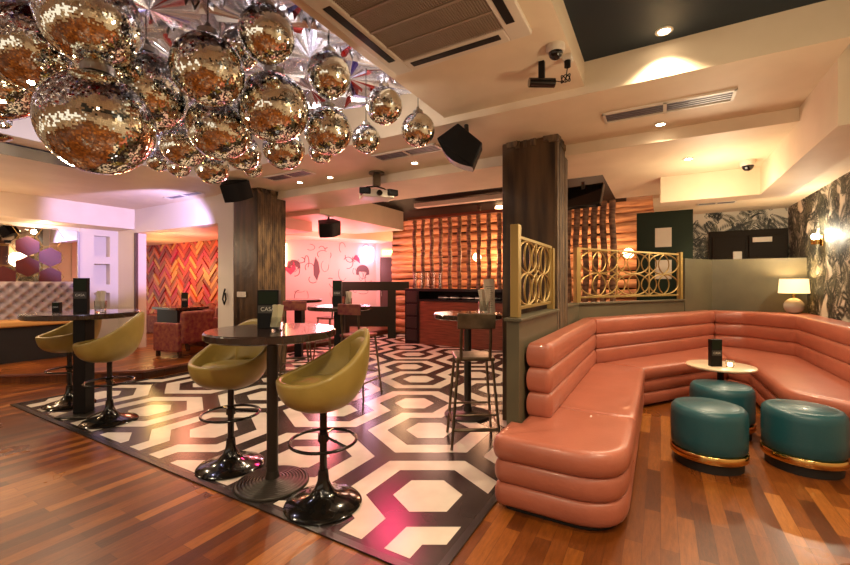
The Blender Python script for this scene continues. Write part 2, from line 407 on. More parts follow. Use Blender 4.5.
# (doodles belong to the painted wall)
o = b.build('wall_back_mural', ['doodle', 'doodle2'], loc=pa, rz=prz); struct(o)
b = MB(); b.bb(0, .12, 0, .1, 0, 2.6); b.bb(.12, .60, 0, .1, 2.14, 2.6); struct(b.build('wall_back_door_surround', 'pinkwall', loc=pa))
dr = struct(MB().bb(0, .48, 0, .05, 0, 2.14).build('door_1', 'brown', loc=pa+Vector((.12, .03, 0))))
MB().bb(.03, .05, -.06, -.0, 1.0, 1.14).build('door_handle', 'steel', dr)
es = thing('exit_sign', 'small glowing green exit sign above the brown door', 'sign', pa+Vector((.36, -.02, 2.28)))
MB().bb(-.17, .17, -.03, .02, -.075, .075).build('sign_box', 'exit', es, bevel=.008)
words('EXIT', .1, 'lettering', es, (0, -.033, 0))
# bulkheads in front of pink wall
b = MB(); b.box((-1.9, -.9, 2.62), (3.6, .9, .25)); struct(b.build('trim_9', 'cream', loc=pa, rz=prz))
# wood clad bulkhead + log wall on u = 9.3
def logs(v0, v1, z0, z1, u, name, u_dir=1):
    mb = MB(); z = z0
    while z < z1:
        h = random.uniform(.15, .25); n = int((v1-v0)/.25); r = h*.52; m = 8
        prev = None; ph = random.uniform(0, 9)
        for i in range(n+1):
            v = v0+(v1-v0)*i/n; rr = r*(1+.16*math.sin(v*2.3+ph)+.08*math.sin(v*6+ph*2)); zc = min(z+h/2, z1)+.012*math.sin(v*1.7+ph)
            ring = [mb.bm.verts.new((u-rr*.9*math.sin(PI*k/m), v, zc+rr*math.cos(PI*k/m))) for k in range(m+1)]
            if prev:
                for k in range(m): mb.bm.faces.new((prev[k], prev[k+1], ring[k+1], ring[k]))
            prev = ring
        z += h
    return struct(mb.build(name, 'log', rz=A60, smooth=True))
logs(-.4, 6.4, .02, 3.05, 9.33, 'wall_back_logs')
room(MB().bb(9.32, 9.5, -3, 6.42, 0, 3.1), 'wall_back', 'darkceil')
# right side: wallpapered walls
def fronds(mb, u, n, ya, yb, za, zb, axis):
    random.seed(11+n)
    cls = [(1, 0, ya), (-1, 0, -yb), (0, 1, za), (0, -1, -zb)]
    for i in range(n):
        cx, cz = random.uniform(ya, yb), random.uniform(za, zb); a = random.uniform(0, 2*PI); ln = random.uniform(.18, .34); bend = random.uniform(-1.6, 1.6)
        mb.mi = 1 if random.random() < .62 else 2; off = .001+.003*random.random()
        x, z = cx, cz; m = 11
        for k in range(m):
            a2 = a+bend*k/m; x += math.cos(a2)*ln/m; z += math.sin(a2)*ln/m; w = .20*math.sin(PI*(k+1.5)/(m+2))*ln*2.2
            for sg in (-1, 1):
                ba = a2+sg*.85; t = .0085
                tip = (x+math.cos(ba)*w, z+math.sin(ba)*w); mid = (x+math.cos(ba)*w*.5, z+math.sin(ba)*w*.5); nx, nz = -math.sin(ba)*t, math.cos(ba)*t
                P = clip([(x, z), (mid[0]+nx, mid[1]+nz), tip, (mid[0]-nx, mid[1]-nz)], cls)
                if not P: continue
                if axis == 'u': mb.quad([(p_, u+off, q_) for p_, q_ in P])
                else: mb.quad([(u-off, p_, q_) for p_, q_ in P])
mb = MB(); mb.bb(1.5, 9.3, -1.95, -1.83, 0, 2.66); fronds(mb, -1.83, 900, 4.2, 8.86, .8, 2.64, 'u')
o = mb.build('wall_right', ['paper', 'leafd', 'leafm'], rz=A60, tri=True); struct(o)
mb = MB(); mb.bb(8.87, 9.0, -1.83, -.40, 0, 2.66); fronds(mb, 8.87, 230, -1.83, -.40, .9, 2.64, 'v')
o = mb.build('wall_right_far', ['paper', 'leafd', 'leafm'], rz=A60, tri=True); struct(o)
d2 = MB(); d2.bb(8.80, 8.87, -1.82, -.74, 0, 2.30); dr = room(d2, 'door_2', 'door', bevel=.005)
b = MB(); b.bb(8.76, 8.80, -1.80, -1.30, .1, 2.2); b.bb(8.76, 8.80, -1.26, -.80, .1, 2.2); b.build('door_leaf', 'door', dr, bevel=.01)
b = MB(); b.bb(8.72, 8.757, -1.60, -1.35, 2.08, 2.16); b.build('door_sign', 'card', dr)
b = MB(); b.bb(8.70, 8.757, -1.20, -1.08, 1.80, 1.93); b.build('door_lock_box', 'plastic', dr, bevel=.01)

# ------------------------------------------------------------------ columns
def column(u0, u1, v0, v1, z1, name, label):
    t = thing(name, label, 'column', W((u0+u1)/2, (v0+v1)/2), A60)
    hu, hv = (u1-u0)/2, (v1-v0)/2
    MB().bb(-hu, hu, -hv, hv, 0, z1).build('shaft', 'stonew', t, bevel=.012)
    b = MB(); random.seed(int(u0*10+v0*10))
    for k in range(30):      # rough flaking edge at the top
        x = -hu+2*hu*random.random(); y = -hv+2*hv*random.random(); s = random.choice([0, 1, 2, 3]); w = random.uniform(.03, .1); h = random.uniform(.02, .07)
        c = {0: (-hu, y), 1: (x, -hv), 2: (-hu, y), 3: (x, -hv)}[s]; b.box((c[0], c[1], z1-h/2), (w*.6 if s in (0, 2) else w, w if s in (0, 2) else w*.6, h), rz=random.uniform(-.2, .2))
    b.build('flaked_edge', 'rawedge', t)
    b = MB()
    for k in range(14):      # raw corner boarding on the side face
        b.box((-hu+2*hu*(k+.5)/14, -hv-.004, z1/2), (2*hu/14-.004, .012+.01*random.random(), z1-.02))
    b.build('side_boarding', 'rawedge', t)
    return t
column(3.97, 4.48, .86, 1.39, 2.8, 'timber_column', 'dark timber clad column rising behind the gold screen and pink sofa')
c2 = column(3.97, 4.48, 5.14, 5.70, 2.8, 'timber_column', 'dark peeling timber column beside the white pier at centre left')

# ------------------------------------------------------------------ lights fixtures / lamps
def lamp(kind, name, loc, energy, col, size=.1, rot=(0, 0, 0), spot=None, blend=.6):
    l = bpy.data.lights.new(name, kind); l.energy = energy; l.color = col
    if kind == 'AREA': l.size = size; l.shape = 'DISK'
    elif kind == 'SPOT': l.spot_size = spot or 2.0; l.spot_blend = blend; l.shadow_soft_size = size
    else: l.shadow_soft_size = size
    o = bpy.data.objects.new(name, l); C.objects.link(o); o.location = loc; o.rotation_euler = rot; return o
WARM = (1., .80, .53); PEACH = (1., .66, .40)
def downlight(u, v, z, e, label, spot=2.3, col=WARM, rz=0):
    t = thing('downlight', label, 'ceiling light', W(u, v, z), A60, 'recessed ceiling downlights')
    MB().lathe([(.052, 0), (.052, -.006), (.036, -.008), (.036, 0)], n=24).build('bezel', 'plastic', t, smooth=True)
    MB().cyl((0, 0, -.003), .034, .004).build('lens', 'led', t.children[0] if t.children else t)
    lamp('SPOT', 'downlight_beam', W(u, v, z-.03), e, col, .04, spot=spot)
downlight(4.07, 2.49, 2.8, 70, 'recessed ceiling downlight right of the ceiling projector')
downlight(4.06, 3.80, 2.8, 70, 'recessed ceiling downlight left of the ceiling projector, nearer one')
downlight(4.06, 4.36, 2.8, 70, 'recessed ceiling downlight just right of the dark left column top')
downlight(4.16, .0, 2.8, 60, 'recessed ceiling downlight below the long slot vent')
downlight(3.08, -.02, 3.04, 75, 'bright recessed downlight in the dark blue ceiling recess', 2.0)
downlight(5.05, -.25, 2.69, 60, 'recessed downlight over the sofa corner')
downlight(7.2, -.9, 2.64, 60, 'recessed downlight near the dark double door')
downlight(5.0, 7.5, 2.42, 50, 'recessed downlight inside the red herringbone booth', col=(1., .5, .3))
for u, v in ((.3, 1.05), (.6, -1.3), (2., -1.4), (-1.5, 1.05), (-1.5, -1.), (-2.4, 6.5), (.2, 7.5), (2.2, 6.4)):
    z = 2.86 if .49 < v < 1.66 else (3.04 if v < .49 else 2.8)
    lamp('SPOT', 'room_fill_spot', W(u, v, z-.04), 85, WARM, .06, spot=2.5)  # spots without fixtures, added as overhead fill for the room

# soft fill points added without fixtures to lift the room, then coloured effect lights
lamp('POINT', 'foil_violet', W(1.6, 4.6, 2.75), 13, (.75, .70, 1.), .05)
lamp('POINT', 'foil_white', W(2.4, 2.2, 2.75), 12, (1., .9, .8), .05)
lamp('POINT', 'sofa_glow', W(5.2, -.5, 2.2), 28, WARM, .25)
lamp('POINT', 'ambient_centre', W(2.2, -.4, 2.0), 26, WARM, .12)
lamp('POINT', 'ambient_left', W(1.0, 3.6, 1.9), 24, WARM, .1)
lamp('POINT', 'ambient_back', W(6.6, 3.6, 1.6), 26, (1., .55, .38), .3)
lamp('POINT', 'dance_red', W(6.6, 6.2, 1.9), 60, (1., .10, .12), .1)
lamp('POINT', 'pink_wall_light', pw(-1.9, 1.9, 1.5), 62, (1., .45, .50), .25)
lamp('POINT', 'pink_wall_light_b', pw(-.6, 1.9, .8), 25, (1., .5, .65), .15)
lamp('POINT', 'niche_red_light', W(4.9, 8.6, 1.9), 32, (1., .36, .20), .2)
lamp('POINT', 'niche_amber', W(5.2, 10.3, 1.7), 32, (1., .62, .2), .2)
lamp('POINT', 'log_backlight', W(8.75, 3.4, 2.0), 55, (1., .52, .28), .2)
lamp('POINT', 'log_backlight_b', W(8.7, 1.2, 2.0), 40, (1., .58, .32), .2)
lamp('POINT', 'log_front_glow', W(8.6, 5.6, 2.1), 30, (1., .58, .3), .2)
lamp('SPOT', 'violet_effect', W(3.3, 5.2, 2.2), 620, (.55, .45, 1.), .06, rot=(0, 0, 0), spot=.8, blend=.4)
bpy.data.objects['violet_effect'].rotation_euler = (W(4.0, 8.9, 2.55)-W(3.3, 5.2, 2.2)).to_track_quat('-Z', 'Y').to_euler()
lamp('POINT', 'mirror_wall_glow', W(2.0, 8.3, 2.0), 14, (1., .7, .45), .1)
lamp('POINT', 'cove_glow', W(1.6, 9.15, 2.3), 14, (1., .68, .38), .04)
lamp('POINT', 'cove_glow_b', W(2.8, 9.15, 2.3), 8, (1., .68, .38), .04)
lamp('SPOT', 'dance_red_beam', W(5.2, 3.6, 2.6), 190, (1., .04, .16), .3, spot=.9, blend=.7)
bpy.data.objects['dance_red_beam'].rotation_euler = (W(3.1, 2.5, 0)-W(5.2, 3.6, 2.6)).to_track_quat('-Z', 'Y').to_euler()

# wall lights on the pink wall
wl = tag(MB().bb(-.07, .07, -.06, .0, -.3, .3).build('wall_light', 'neono', loc=pw(-2.62, 2.12, .04), rz=prz, bevel=.02), 'glowing amber wall light at the left end of the pink wall', 'wall light')
wl = tag(MB().bb(-.16, .16, -.06, .0, -.2, .2).build('wall_light', 'neonv', loc=pw(-.28, 2.22, .04), rz=prz, bevel=.02), 'glowing violet wall light on the pink wall near the exit door', 'wall light')
for (v, z, u) in ((2.95, 1.98, 8.95), (3.75, 2.0, 8.95)):
    t = tag(MB().sph((0, 0, 0), .10, 16).build('globe_lamp', 'amber', loc=W(u, v, z), smooth=True), 'round amber globe lamp glowing on the log wall, %s' % ('further right' if v < 3 else 'further left'), 'lamp', 'amber lamps on the log wall')
tag(MB().sph((0, 0, 0), .10, 16).build('globe_lamp', 'amber', loc=W(9.0, .55, 1.98), smooth=True), 'bright globe lamp on the log wall behind the gold railing', 'lamp', 'amber lamps on the log wall')
tag(MB().lathe([(0, 0), (.10, -.01), (.11, -.05), (0, -.07)], n=20).build('ceiling_lamp', 'amber', loc=W(8.3, 2.95, 3.03), smooth=True), 'glowing amber ceiling lamp above the birch pole screen', 'lamp')

# ------------------------------------------------------------------ AC cassette, vents, cameras
t = thing('ceiling_cassette', 'large square air conditioning cassette in the cream ceiling', 'air conditioner', W(1.88, 1.11, 2.86), A60)
s = .47
b = MB(); b.bb(-s, s, -s, -s+.13, -.03, 0); b.bb(-s, s, s-.13, s, -.03, 0); b.bb(-s, -s+.13, -s+.13, s-.13, -.03, 0); b.bb(s-.13, s, -s+.13, s-.13, -.03, 0)
b.build('panel_frame', 'plastic', t, bevel=.008)
b = MB(); g = s-.13; b.bb(-g, g, -g, g, -.012, 0); gb = b.build('grille_back', 'ventdark', t)
b = MB()
n = 46
for k in range(n): b.bb(-g, g, -g+2*g*k/n, -g+2*g*k/n+.006, -.022, -.012)
for k in range(n): b.bb(-g+2*g*k/n, -g+2*g*k/n+.005, -g, g, -.021, -.013)
for k in range(1, 4): b.bb(-g+2*g*k/4-.008, -g+2*g*k/4+.008, -g, g, -.027, -.01)
b.build('intake_grille', 'vent', gb)
for k in range(4):
    b = MB(); b.bb(-.30, .30, -.024, .024, -.034, -.028); o = b.build('air_slot', 'black', t); a = k*PI/2; o.rotation_euler = (0, 0, a); o.location = (-(s-.075)*math.sin(a), (s-.075)*math.cos(a), 0)
def slot_vent(u, v, L, w, z, label, name='slot_vent'):
    t = thing(name, label, 'ceiling vent', W(u, v, z), A60)
    b = MB(); b.bb(-w/2, -w/2+.02, -L/2, L/2, -.014, 0); b.bb(w/2-.02, w/2, -L/2, L/2, -.014, 0); b.bb(-w/2, w/2, -L/2, -L/2+.02, -.014, 0); b.bb(-w/2, w/2, L/2-.02, L/2, -.014, 0); b.bb(-w/2, w/2, -.012, .012, -.014, 0)
    b.build('frame', 'plastic', t)
    b = MB(); b.bb(-w/2+.02, w/2-.02, -L/2+.02, L/2-.02, -.003, 0); b.build('duct', 'ventdark', t)
    for k in range(4): MB().bb(-w/2+.03+k*(w-.06)/4, -w/2+.05+k*(w-.06)/4, -L/2+.02, L/2-.02, -.010, -.004).build('blade', 'ventblue', t)
slot_vent(3.77, -.03, .90, .22, 2.8, 'long white slot vent in the peach ceiling right of the column')
slot_vent(3.70, 2.36, .80, .22, 2.8, 'long slot vent behind the small hanging mirror balls')
slot_vent(3.72, 4.2, .75, .22, 2.8, 'slot vent behind the mirror ball cluster near left column')
slot_vent(3.72, 6.6, .9, .16, 2.8, 'dark slot vent in ceiling left of the white pier')
slot_vent(7.75, -.75, .5, .2, 2.64, 'small pale vent in the ceiling by the palm wallpaper')

def dome(u, v, z, R, label):
    t = thing('dome_camera', label, 'security camera', W(u, v, z), A60)
    MB().lathe([(R, 0), (R*1.02, -R*.5), (R*.9, -R*.8), (0, -R*.8)], n=28).build('housing', 'plastic', t, smooth=True)
    MB().sph((0, 0, -R*.8), R*.78, 20).build('dome', 'blackmetal', t, smooth=True)
dome(2.58, .56, 2.86, .055, 'white domed security camera beside the spotlight bracket')
dome(5.45, -.80, 2.69, .07, 'small dark dome camera on the booth ceiling')
t = thing('spotlight', 'small black tubular spotlight on a ceiling bracket', 'spotlight', W(2.72, .68, 2.86), A60)
MB().bb(-.015, .015, -.02, .02, -.13, 0).build('bracket', 'black', t, bevel=.004)
o = MB().cyl((0, 0, 0), .03, .17, rot=Matrix.Rotation(PI/2, 4, 'X')).build('barrel', 'blackmetal', t, smooth=True); o.location = (0, 0, -.14); o.rotation_euler = (0, 0, .55)
t = thing('ceiling_socket', 'small ceiling socket with coiled black cable plugged in', 'socket', W(2.74, .52, 2.86), A60)
MB().bb(-.04, .04, -.03, .03, -.03, 0).build('box', 'plastic', t, bevel=.006)
MB().cyl((0, 0, -.05), .02, .04).build('plug', 'black', t)
pts = [(0, 0, -.06)]
for k in range(40):
    a = k/39*4*PI; pts.append((.0, .012+.028*math.sin(a)*(1 if k % 2 else 1), -.14-.025*math.cos(a*1.5)))
pts.append((-.02, .13, -.13))
MB().tube(pts, .0035, 6).build('cable', 'black', t)

def speaker(label, loc, rot, s, tilt=0, name='loudspeaker'):
    t = thing(name, label, 'speaker', loc); t.rotation_euler = rot
    poly = [(-.5*s, .30*s), (.5*s, .30*s), (.34*s, -.22*s), (-.34*s, -.22*s)]
    b = MB(); b.prism([(x, y) for x, y in poly], -.32*s, .32*s); o = b.build('cabinet', 'black', t, bevel=.012)
    n = 14; b = MB(); pl = [(-.49*s, .30*s)]+[(-.49*s+.98*s*k/n, .30*s+.15*s*math.sin(PI*k/n)) for k in range(1, n)]+[(.49*s, .30*s)]
    b.prism(pl, -.31*s, .31*s); o2 = b.build('front_grille', 'black', t)
    top = t.matrix_basis.inverted() @ (Vector(loc)+Vector((.02, .02, tilt)))
    MB().tube([(0, -.1*s, 0), top], .02, 8).build('mount_bracket', 'iron', t)
    return t
speaker('big black wedge loudspeaker hanging from the ceiling near centre', W(3.29, 1.50, 2.615), (-PI/2+.12, math.radians(40), math.radians(-4)), .40, .18)
speaker('black loudspeaker mounted at the top of left timber column', W(3.55, 5.05, 2.68), (-.5, .3, math.radians(205)), .38, .12)
speaker('black loudspeaker hung from ceiling edge near the pink wall', W(5.65, 5.35, 2.42), (-.4, .2, math.radians(215)), .42, .20)
# projector
t = thing('projector', 'white ceiling projector with black side panels on a short pole', 'projector', W(4.19, 3.13, 2.8), math.radians(20))
b = MB(); b.cyl((0, 0, -.01), .10, .02); b.bb(-.045, .045, -.03, .03, -.17, -.0); b.build('pole', 'bronze', t)
b = MB(); b.bb(-.2, .2, -.14, .14, -.34, -.24); b.build('body', 'plastic', t, bevel=.02)
for sx in (-1, 1):
    MB().box((sx*.16, -.08, -.27), (.14, .16, .08), rz=sx*.3).build('side_panel', 'black', t, bevel=.015)
MB().tube([(-.18, 0, -.24), (-.12, .02, -.19), (0, .03, -.17), (.1, .0, -.2), (.16, 0, -.24)], .01, 8).build('cable', 'black', t)
MB().cyl((0, -.15, -.29), .035, .04, rot=Matrix.Rotation(PI/2, 4, 'X')).build('lens', 'blackmetal', t, smooth=True)

# flat black screen near right of column
t = thing('television', 'tilted black flat screen hung beyond the right side of the timber column', 'television', W(5.55, .86, 2.50), A60)
o = MB().box((0, 0, 0), (.07, .48, .32)).build('screen', 'blackmetal', t, bevel=.01); o.rotation_euler = (0, .45, -.2)
MB().bb(-.02, .02, -.02, .02, .1, .19).build('bracket', 'iron', t)

# ------------------------------------------------------------------ disco balls
def ball_mesh(rows, seed):
    rnd = random.Random(seed); mb = MB(); R = 1.
    mb.mi = 1; mb.sph((0, 0, 0), .985, 32); mb.mi = 0
    tsz = PI*R/rows
    for i in range(rows):
        lat = -PI/2+(i+.5)*PI/rows; n = max(4, int(round(2*PI*math.cos(lat)/tsz))); ph = rnd.random()
        hw = PI*math.cos(lat)/n*.97
        for k in range(n):
            lo = 2*PI*(k+ph)/n; c = Vector((math.cos(lat)*math.cos(lo), math.cos(lat)*math.sin(lo), math.sin(lat)))
            e = Vector((-math.sin(lo), math.cos(lo), 0)); nn = c.cross(e); j1, j2 = rnd.gauss(0, .036), rnd.gauss(0, .036)
            e2 = e+c*j1; n2 = nn+c*j2; h = tsz/2*.97
            mb.quad([c*1.0+e2*sx*hw+n2*sy*h for sx, sy in ((-1, -1), (-1, 1), (1, 1), (1, -1))])
    o = mb.build('mirror_sphere', ['mirrortile', 'grout'], tri=True); C.objects.unlink(o)
    me = o.data
    return me
BM = [ball_mesh(84, 1), ball_mesh(60, 2), ball_mesh(44, 3)]
cap_me = MB().lathe([(.10, 0), (.10, .05), (.05, .07), (.02, .13), (0, .13)], n=20).build('cap', 'steel', smooth=True)
C.objects.unlink(cap_me); cap_me = cap_me.data
BALLS = [  # px, py, pixel radius, distance, real radius, label
    (32, 50, 40, 2.45, .24, 'large mirror ball, second from the left edge in the top row'),
    (91, 20, 44, 2.15, .235, 'large mirror ball at the very top, left of the foil starburst'),
    (-4, 82, 36, 2.8, .247, 'mirror ball cut off by the left picture edge, upper one'),
    (-4, 118, 19, 3.9, .17, 'small mirror ball cut off by the left picture edge, lowest'),
    (98, 124, 50, 2.2, .265, 'biggest mirror ball, hanging lowest at the left of cluster'),
    (146, 92, 38, 2.6, .24, 'mirror ball overlapping the upper right of the biggest one'),
    (208, 70, 34, 2.25, .187, 'mirror ball in front of foil starburst, left of centre top'),
    (267, 35, 27, 2.3, .152, 'mirror ball high up beside the air conditioning bulkhead'),
    (220, 129, 31, 2.75, .205, 'mirror ball below the starburst one, above the dark speaker'),
    (274, 108, 34, 2.6, .214, 'round mirror ball in the middle of the cluster right side'),
    (329, 75, 22, 2.7, .145, 'mirror ball hanging under the red foil, right of cluster'),
    (328, 131, 23, 2.9, .165, 'mirror ball with small one tucked right below it'),
    (384, 106, 18, 3.0, .133, 'mirror ball second from right, the upper of the two'),
    (366, 139, 14, 3.35, .115, 'small mirror ball, lower one left of the rightmost'),
    (418, 130, 16.5, 3.25, .132, 'rightmost mirror ball hanging alone near the big speaker'),
    (284, 149, 20, 3.1, .152, 'mirror ball half hidden below the middle right one'),
    (321, 151, 12, 3.5, .105, 'smallest mirror ball peeking out under its neighbour'),
    (184, 145, 22, 3.1, .165, 'mirror ball squeezed between the biggest ball and its right neighbour'),
    (179, 166, 11, 3.7, .10, 'tiny mirror ball at the cluster bottom left of speaker'),
    (158, 161, 10, 3.8, .095, 'tiny mirror ball peeking out right of the biggest ball'),
    (212, 168, 16, 3.45, .135, 'small mirror ball at cluster bottom, directly left of speaker top'),
    (243, 153, 17, 3.3, .14, 'mirror ball directly above the dark column speaker'),
    (253, 168, 9, 3.75, .085, 'tiny mirror ball just right above the column speaker'),
    (240, 4, 18, 2.75, .125, 'mirror ball at the top edge left of the bulkhead'),
    (170, 190, 0, 0, 0, ''),
]
for (px, py, r, d, R, lab) in BALLS:
    if not r: continue
    p = at(px, py, d)
    if p.z+R > 3.09: p.z = 3.09-R
    t = thing('mirror_ball', lab, 'mirror ball', p, random.uniform(0, 6), 'mirror balls hanging under the foil ceiling')
    o = bpy.data.objects.new('mirror_sphere', BM[0 if R > .19 else (1 if R > .14 else 2)]); C.objects.link(o); o.parent = t; o.scale = (R, R, R)
    o = bpy.data.objects.new('cap', cap_me); C.objects.link(o); o.parent = t; o.scale = (.6*R/.2, .6*R/.2, .6*R/.2); o.location = (0, 0, R*.99)
    MB().cyl((0, 0, (R+3.16-p.z)/2), .003, max(.02, 3.16-p.z-R), 6).build('cord', 'black', t)

# ------------------------------------------------------------------ poseur tables
def tabletop(r, t_, part): part
def round_table(name, label, X, Y, r, ridged=True, square=False, z=1.07):
    t = thing(name, label, 'table', (X, Y, .0072), 0)
    MB().lathe([(0, z-.055), (r-.015, z-.055), (r, z-.045), (r, z-.01), (r-.01, z), (0, z)], n=64).build('table_top', 'tablewood', t, smooth=True)
    if square:
        MB().bb(-.065, .065, -.065, .065, .02, z-.055).build('post', 'black', t, bevel=.008)
        MB().bb(-.17, .17, -.17, .17, 0, .02).build('base', 'iron', t, bevel=.008)
    else:
        MB().cyl((0, 0, z/2-.02), .038, z-.07, 28).build('post', 'iron', t, smooth=True)
        prof = [(0, 0), (.245, 0), (.245, .012)]
        for k in range(9):
            rr = .238-k*.022; prof += [(rr, .020+k*.003), (rr-.012, .022+k*.003), (rr-.014, .012+k*.003)]
        prof += [(.045, .05), (.04, .09), (0, .09)]
        MB().lathe(prof, n=64).build('base', 'iron', t, smooth=True, angle=60)
    return t
round_table('bar_table', 'round dark bar table in the foreground on a ridged iron base', -1.058, 2.83, .43)
round_table('bar_table', 'dark bar table at the left, on a thick square black post', -3.62, 4.33, .50, square=True, z=1.08)
round_table('bar_table', 'dark bar table in the middle distance with square post and menu', -1.15, 5.5, .42, square=True, z=1.08)
round_table('bar_table', 'dark bar table beside the olive partition and metal high stool', .45, 4.3, .36, square=False, z=1.07)
round_table('bar_table', 'far dark bar table before the pink wall, left of the middle', -2.35, 7.6, .42, square=True, z=1.08)

# egg shell swivel stool
def egg_stool(name, label, X, Y, rz):
    t = thing(name, label, 'stool', (X, Y, .0072), rz, 'olive gold egg shaped swivel stools')
    MB().lathe([(0, 0), (.235, 0), (.24, .008), (.225, .022), (.16, .040), (.09, .062), (.055, .10), (.036, .15), (.030, .22), (0, .22)], n=56).build('base', 'blackmetal', t, smooth=True, angle=70)
    MB().cyl((0, 0, .41), .023, .42, 24).build('post', 'blackmetal', t, smooth=True)
    b = MB(); b.tube([(.205*math.cos(2*PI*k/48), .205*math.sin(2*PI*k/48), .40) for k in range(48)], .010, 10, closed=True)
    b.tube([(0, 0, .43), (.10, -.17, .40)], .008, 8); b.tube([(0, 0, .43), (.10, .17, .40)], .008, 8); b.cyl((0, 0, .42), .034, .05)
    b.build('footrest_ring', 'blackmetal', t, smooth=True)
    nt_, ns = 56, 18
    def shell(th, s):       # theta 0 = back of the stool (+x)
        c = (1+math.cos(th))/2; c = c**2.1
        h = .185+.295*c
        k = 1+.20*c
        r = (.266-.015*c)*math.sin(PI/2*min(1.6, (s**.72)*k)); lean = .035*c*s*s
        side = 1+.04*math.sin(th)**2
        z = .618+h*(s**(1.9-.25*c))
        return Vector((r*math.cos(th)+lean, r*math.sin(th)*side, z))
    bm = bmesh.new(); rows = []
    for i in range(ns+1):
        s_ = i/ns
        rows.append([bm.verts.new(shell(0, 0))] if i == 0 else [bm.verts.new(shell(2*PI*k/nt_, s_)) for k in range(nt_)])
    for a, b_ in zip(rows, rows[1:]):
        for k in range(nt_):
            vs = list(dict.fromkeys([a[k % len(a)], b_[k], b_[(k+1) % nt_], a[(k+1) % nt_ % len(a)]])); bm.faces.new(vs)
    bmesh.ops.recalc_face_normals(bm, faces=bm.faces[:])
    me = bpy.data.meshes.new('shell'); bm.to_mesh(me); bm.free(); me.materials.append(M['olive'])
    for p in me.polygons: p.use_smooth = True
    o = bpy.data.objects.new('shell', me); C.objects.link(o); o.parent = t
    so = o.modifiers.new('solid', 'SOLIDIFY'); so.thickness = .035; so.offset = 0
    so2 = o.modifiers.new('sub', 'SUBSURF'); so2.levels = 1; so2.render_levels = 1
    # seat cushion and back pad
    MB().lathe([(0, .70), (.155, .70), (.197, .725), (.203, .75), (.185, .775), (.10, .788), (0, .79)], c=(-.01, 0, 0), n=48).build('seat_cushion', 'olive', t, smooth=True, angle=80)
    b = MB(); g = 12
    vs = [[b.bm.verts.new(shell((j/g-.5)*1.25, .50+.42*i/g)*1.0 - Vector((math.cos((j/g-.5)*1.25), math.sin((j/g-.5)*1.25), 0))*(.02+.030*(math.sin(PI*i/g)*math.sin(PI*j/g))**.35)) for j in range(g+1)] for i in range(g+1)]
    for i in range(g):
        for j in range(g): b.bm.faces.new((vs[i][j], vs[i+1][j], vs[i+1][j+1], vs[i][j+1]))
    b.build('back_pad', 'olive', t, smooth=True, angle=80)
    return t
egg_stool('egg_stool', 'olive gold egg stool nearest the camera, back to the right of the foreground table', -.640, 2.57, math.radians(26))
egg_stool('egg_stool', 'olive gold egg stool left of the foreground table, partly behind it', -1.475, 3.10, math.radians(72))
egg_stool('egg_stool', 'olive gold egg stool right of the square left table post', -3.17, 4.10, math.radians(22))
egg_stool('egg_stool', 'olive gold egg stool left of the square post, farthest left', -4.06, 4.66, math.radians(60))

# metal high stools
def high_stool(name, label, X, Y, rz, metal='bronze', seat='redwood'):
    t = thing(name, label, 'stool', (X, Y, .0072), rz, 'four legged high stools')
    MB().box((0, 0, .745), (.34, .34, .035)).build('seat', seat, t, bevel=.015)
    b = MB()
    for sx in (-1, 1):
        for sy in (-1, 1):
            leg = MB().tube([(sx*.145, sy*.145, .735), (sx*.205, sy*.205, .0)], .0125, 8); leg.build('leg', metal, t, smooth=True)
    for z in (.20, .28):
        f = .145+.06*(1-z/.735)
        for a, c in (((-f, -f), (f, -f)), ((-f, f), (f, f))): b.tube([(*a, z), (*c, z)], .010, 6) if z > .25 else None
        for a, c in (((-f, -f), (-f, f)), ((f, -f), (f, f))): b.tube([(*a, z), (*c, z)], .010, 6) if z < .25 else None
    b.tube([(-.19, -.19, .16), (.19, -.19, .16)], .016, 6)
    b.build('stretcher', metal, t, smooth=True)
    for sx in (-1, 1): MB().tube([(sx*.12, -.165, .74), (sx*.125, -.185, .9), (sx*.12, -.20, 1.10)], .013, 8).build('back_upright', metal, t, smooth=True)
    o = MB().box((0, -.205, 1.07), (.32, .022, .13)).build('backrest', metal if seat == 'bronze' else seat, t, bevel=.008)
    return t
high_stool('high_stool', 'bronze metal high stool with low backrest beside the olive partition', .42, 3.60, math.radians(2), seat='bronze')
high_stool('high_stool', 'metal high stool on the right of the middle distance table', -.82, 5.05, math.radians(-25), 'bronze', 'velvet')
high_stool('high_stool', 'metal high stool left of the middle distance table', -1.84, 5.85, math.radians(10), 'bronze', 'velvet')
high_stool('high_stool', 'metal high stool near the far table by the pink wall', -1.75, 7.5, math.radians(60), 'bronze', 'velvet')

# table-top items
def menu(name, label, p, rz=0., w=.11, h=.27, txt='CASA', d=.05):
    t = thing(name, label, 'menu', p, rz)
    b = MB(); b.bb(-w/2, w/2, -d/2, d/2, 0, h); hd = b.build('holder', 'black', t, bevel=.003)
    MB().bb(-w/2+.006, w/2-.006, -d/2-.001, -d/2, h*.40, h*.60).build('label_band', 'ink', hd)
    words(txt, w*.27, 'lettering', hd, (0, -d/2-.002, h*.5))
    MB().bb(-w/2+.01, w/2-.01, -d/2-.0012, -d/2, h*.64, h*.96).build('picture', 'dgreen', hd)
    return t
def tumbler(label, p, paper='napkin', s=1., glass=True):
    t = thing('glass', label, 'glass', p)
    MB().lathe([(0, 0), (.032*s, 0), (.036*s, .08*s), (.033*s, .08*s), (.029*s, .008*s), (0, .008*s)], n=24).build('tumbler', 'glass', t, smooth=True)
    b = MB()
    for k in range(5):
        a = k*1.25; b.box((.012*math.cos(a)*s, .012*math.sin(a)*s, .085*s), (.035*s, .004, .13*s), rz=a, rx=.12*math.sin(k*2), ry=.15*math.cos(k*3))
    b.build('napkins', paper, t)
    return t
zt = 1.0772
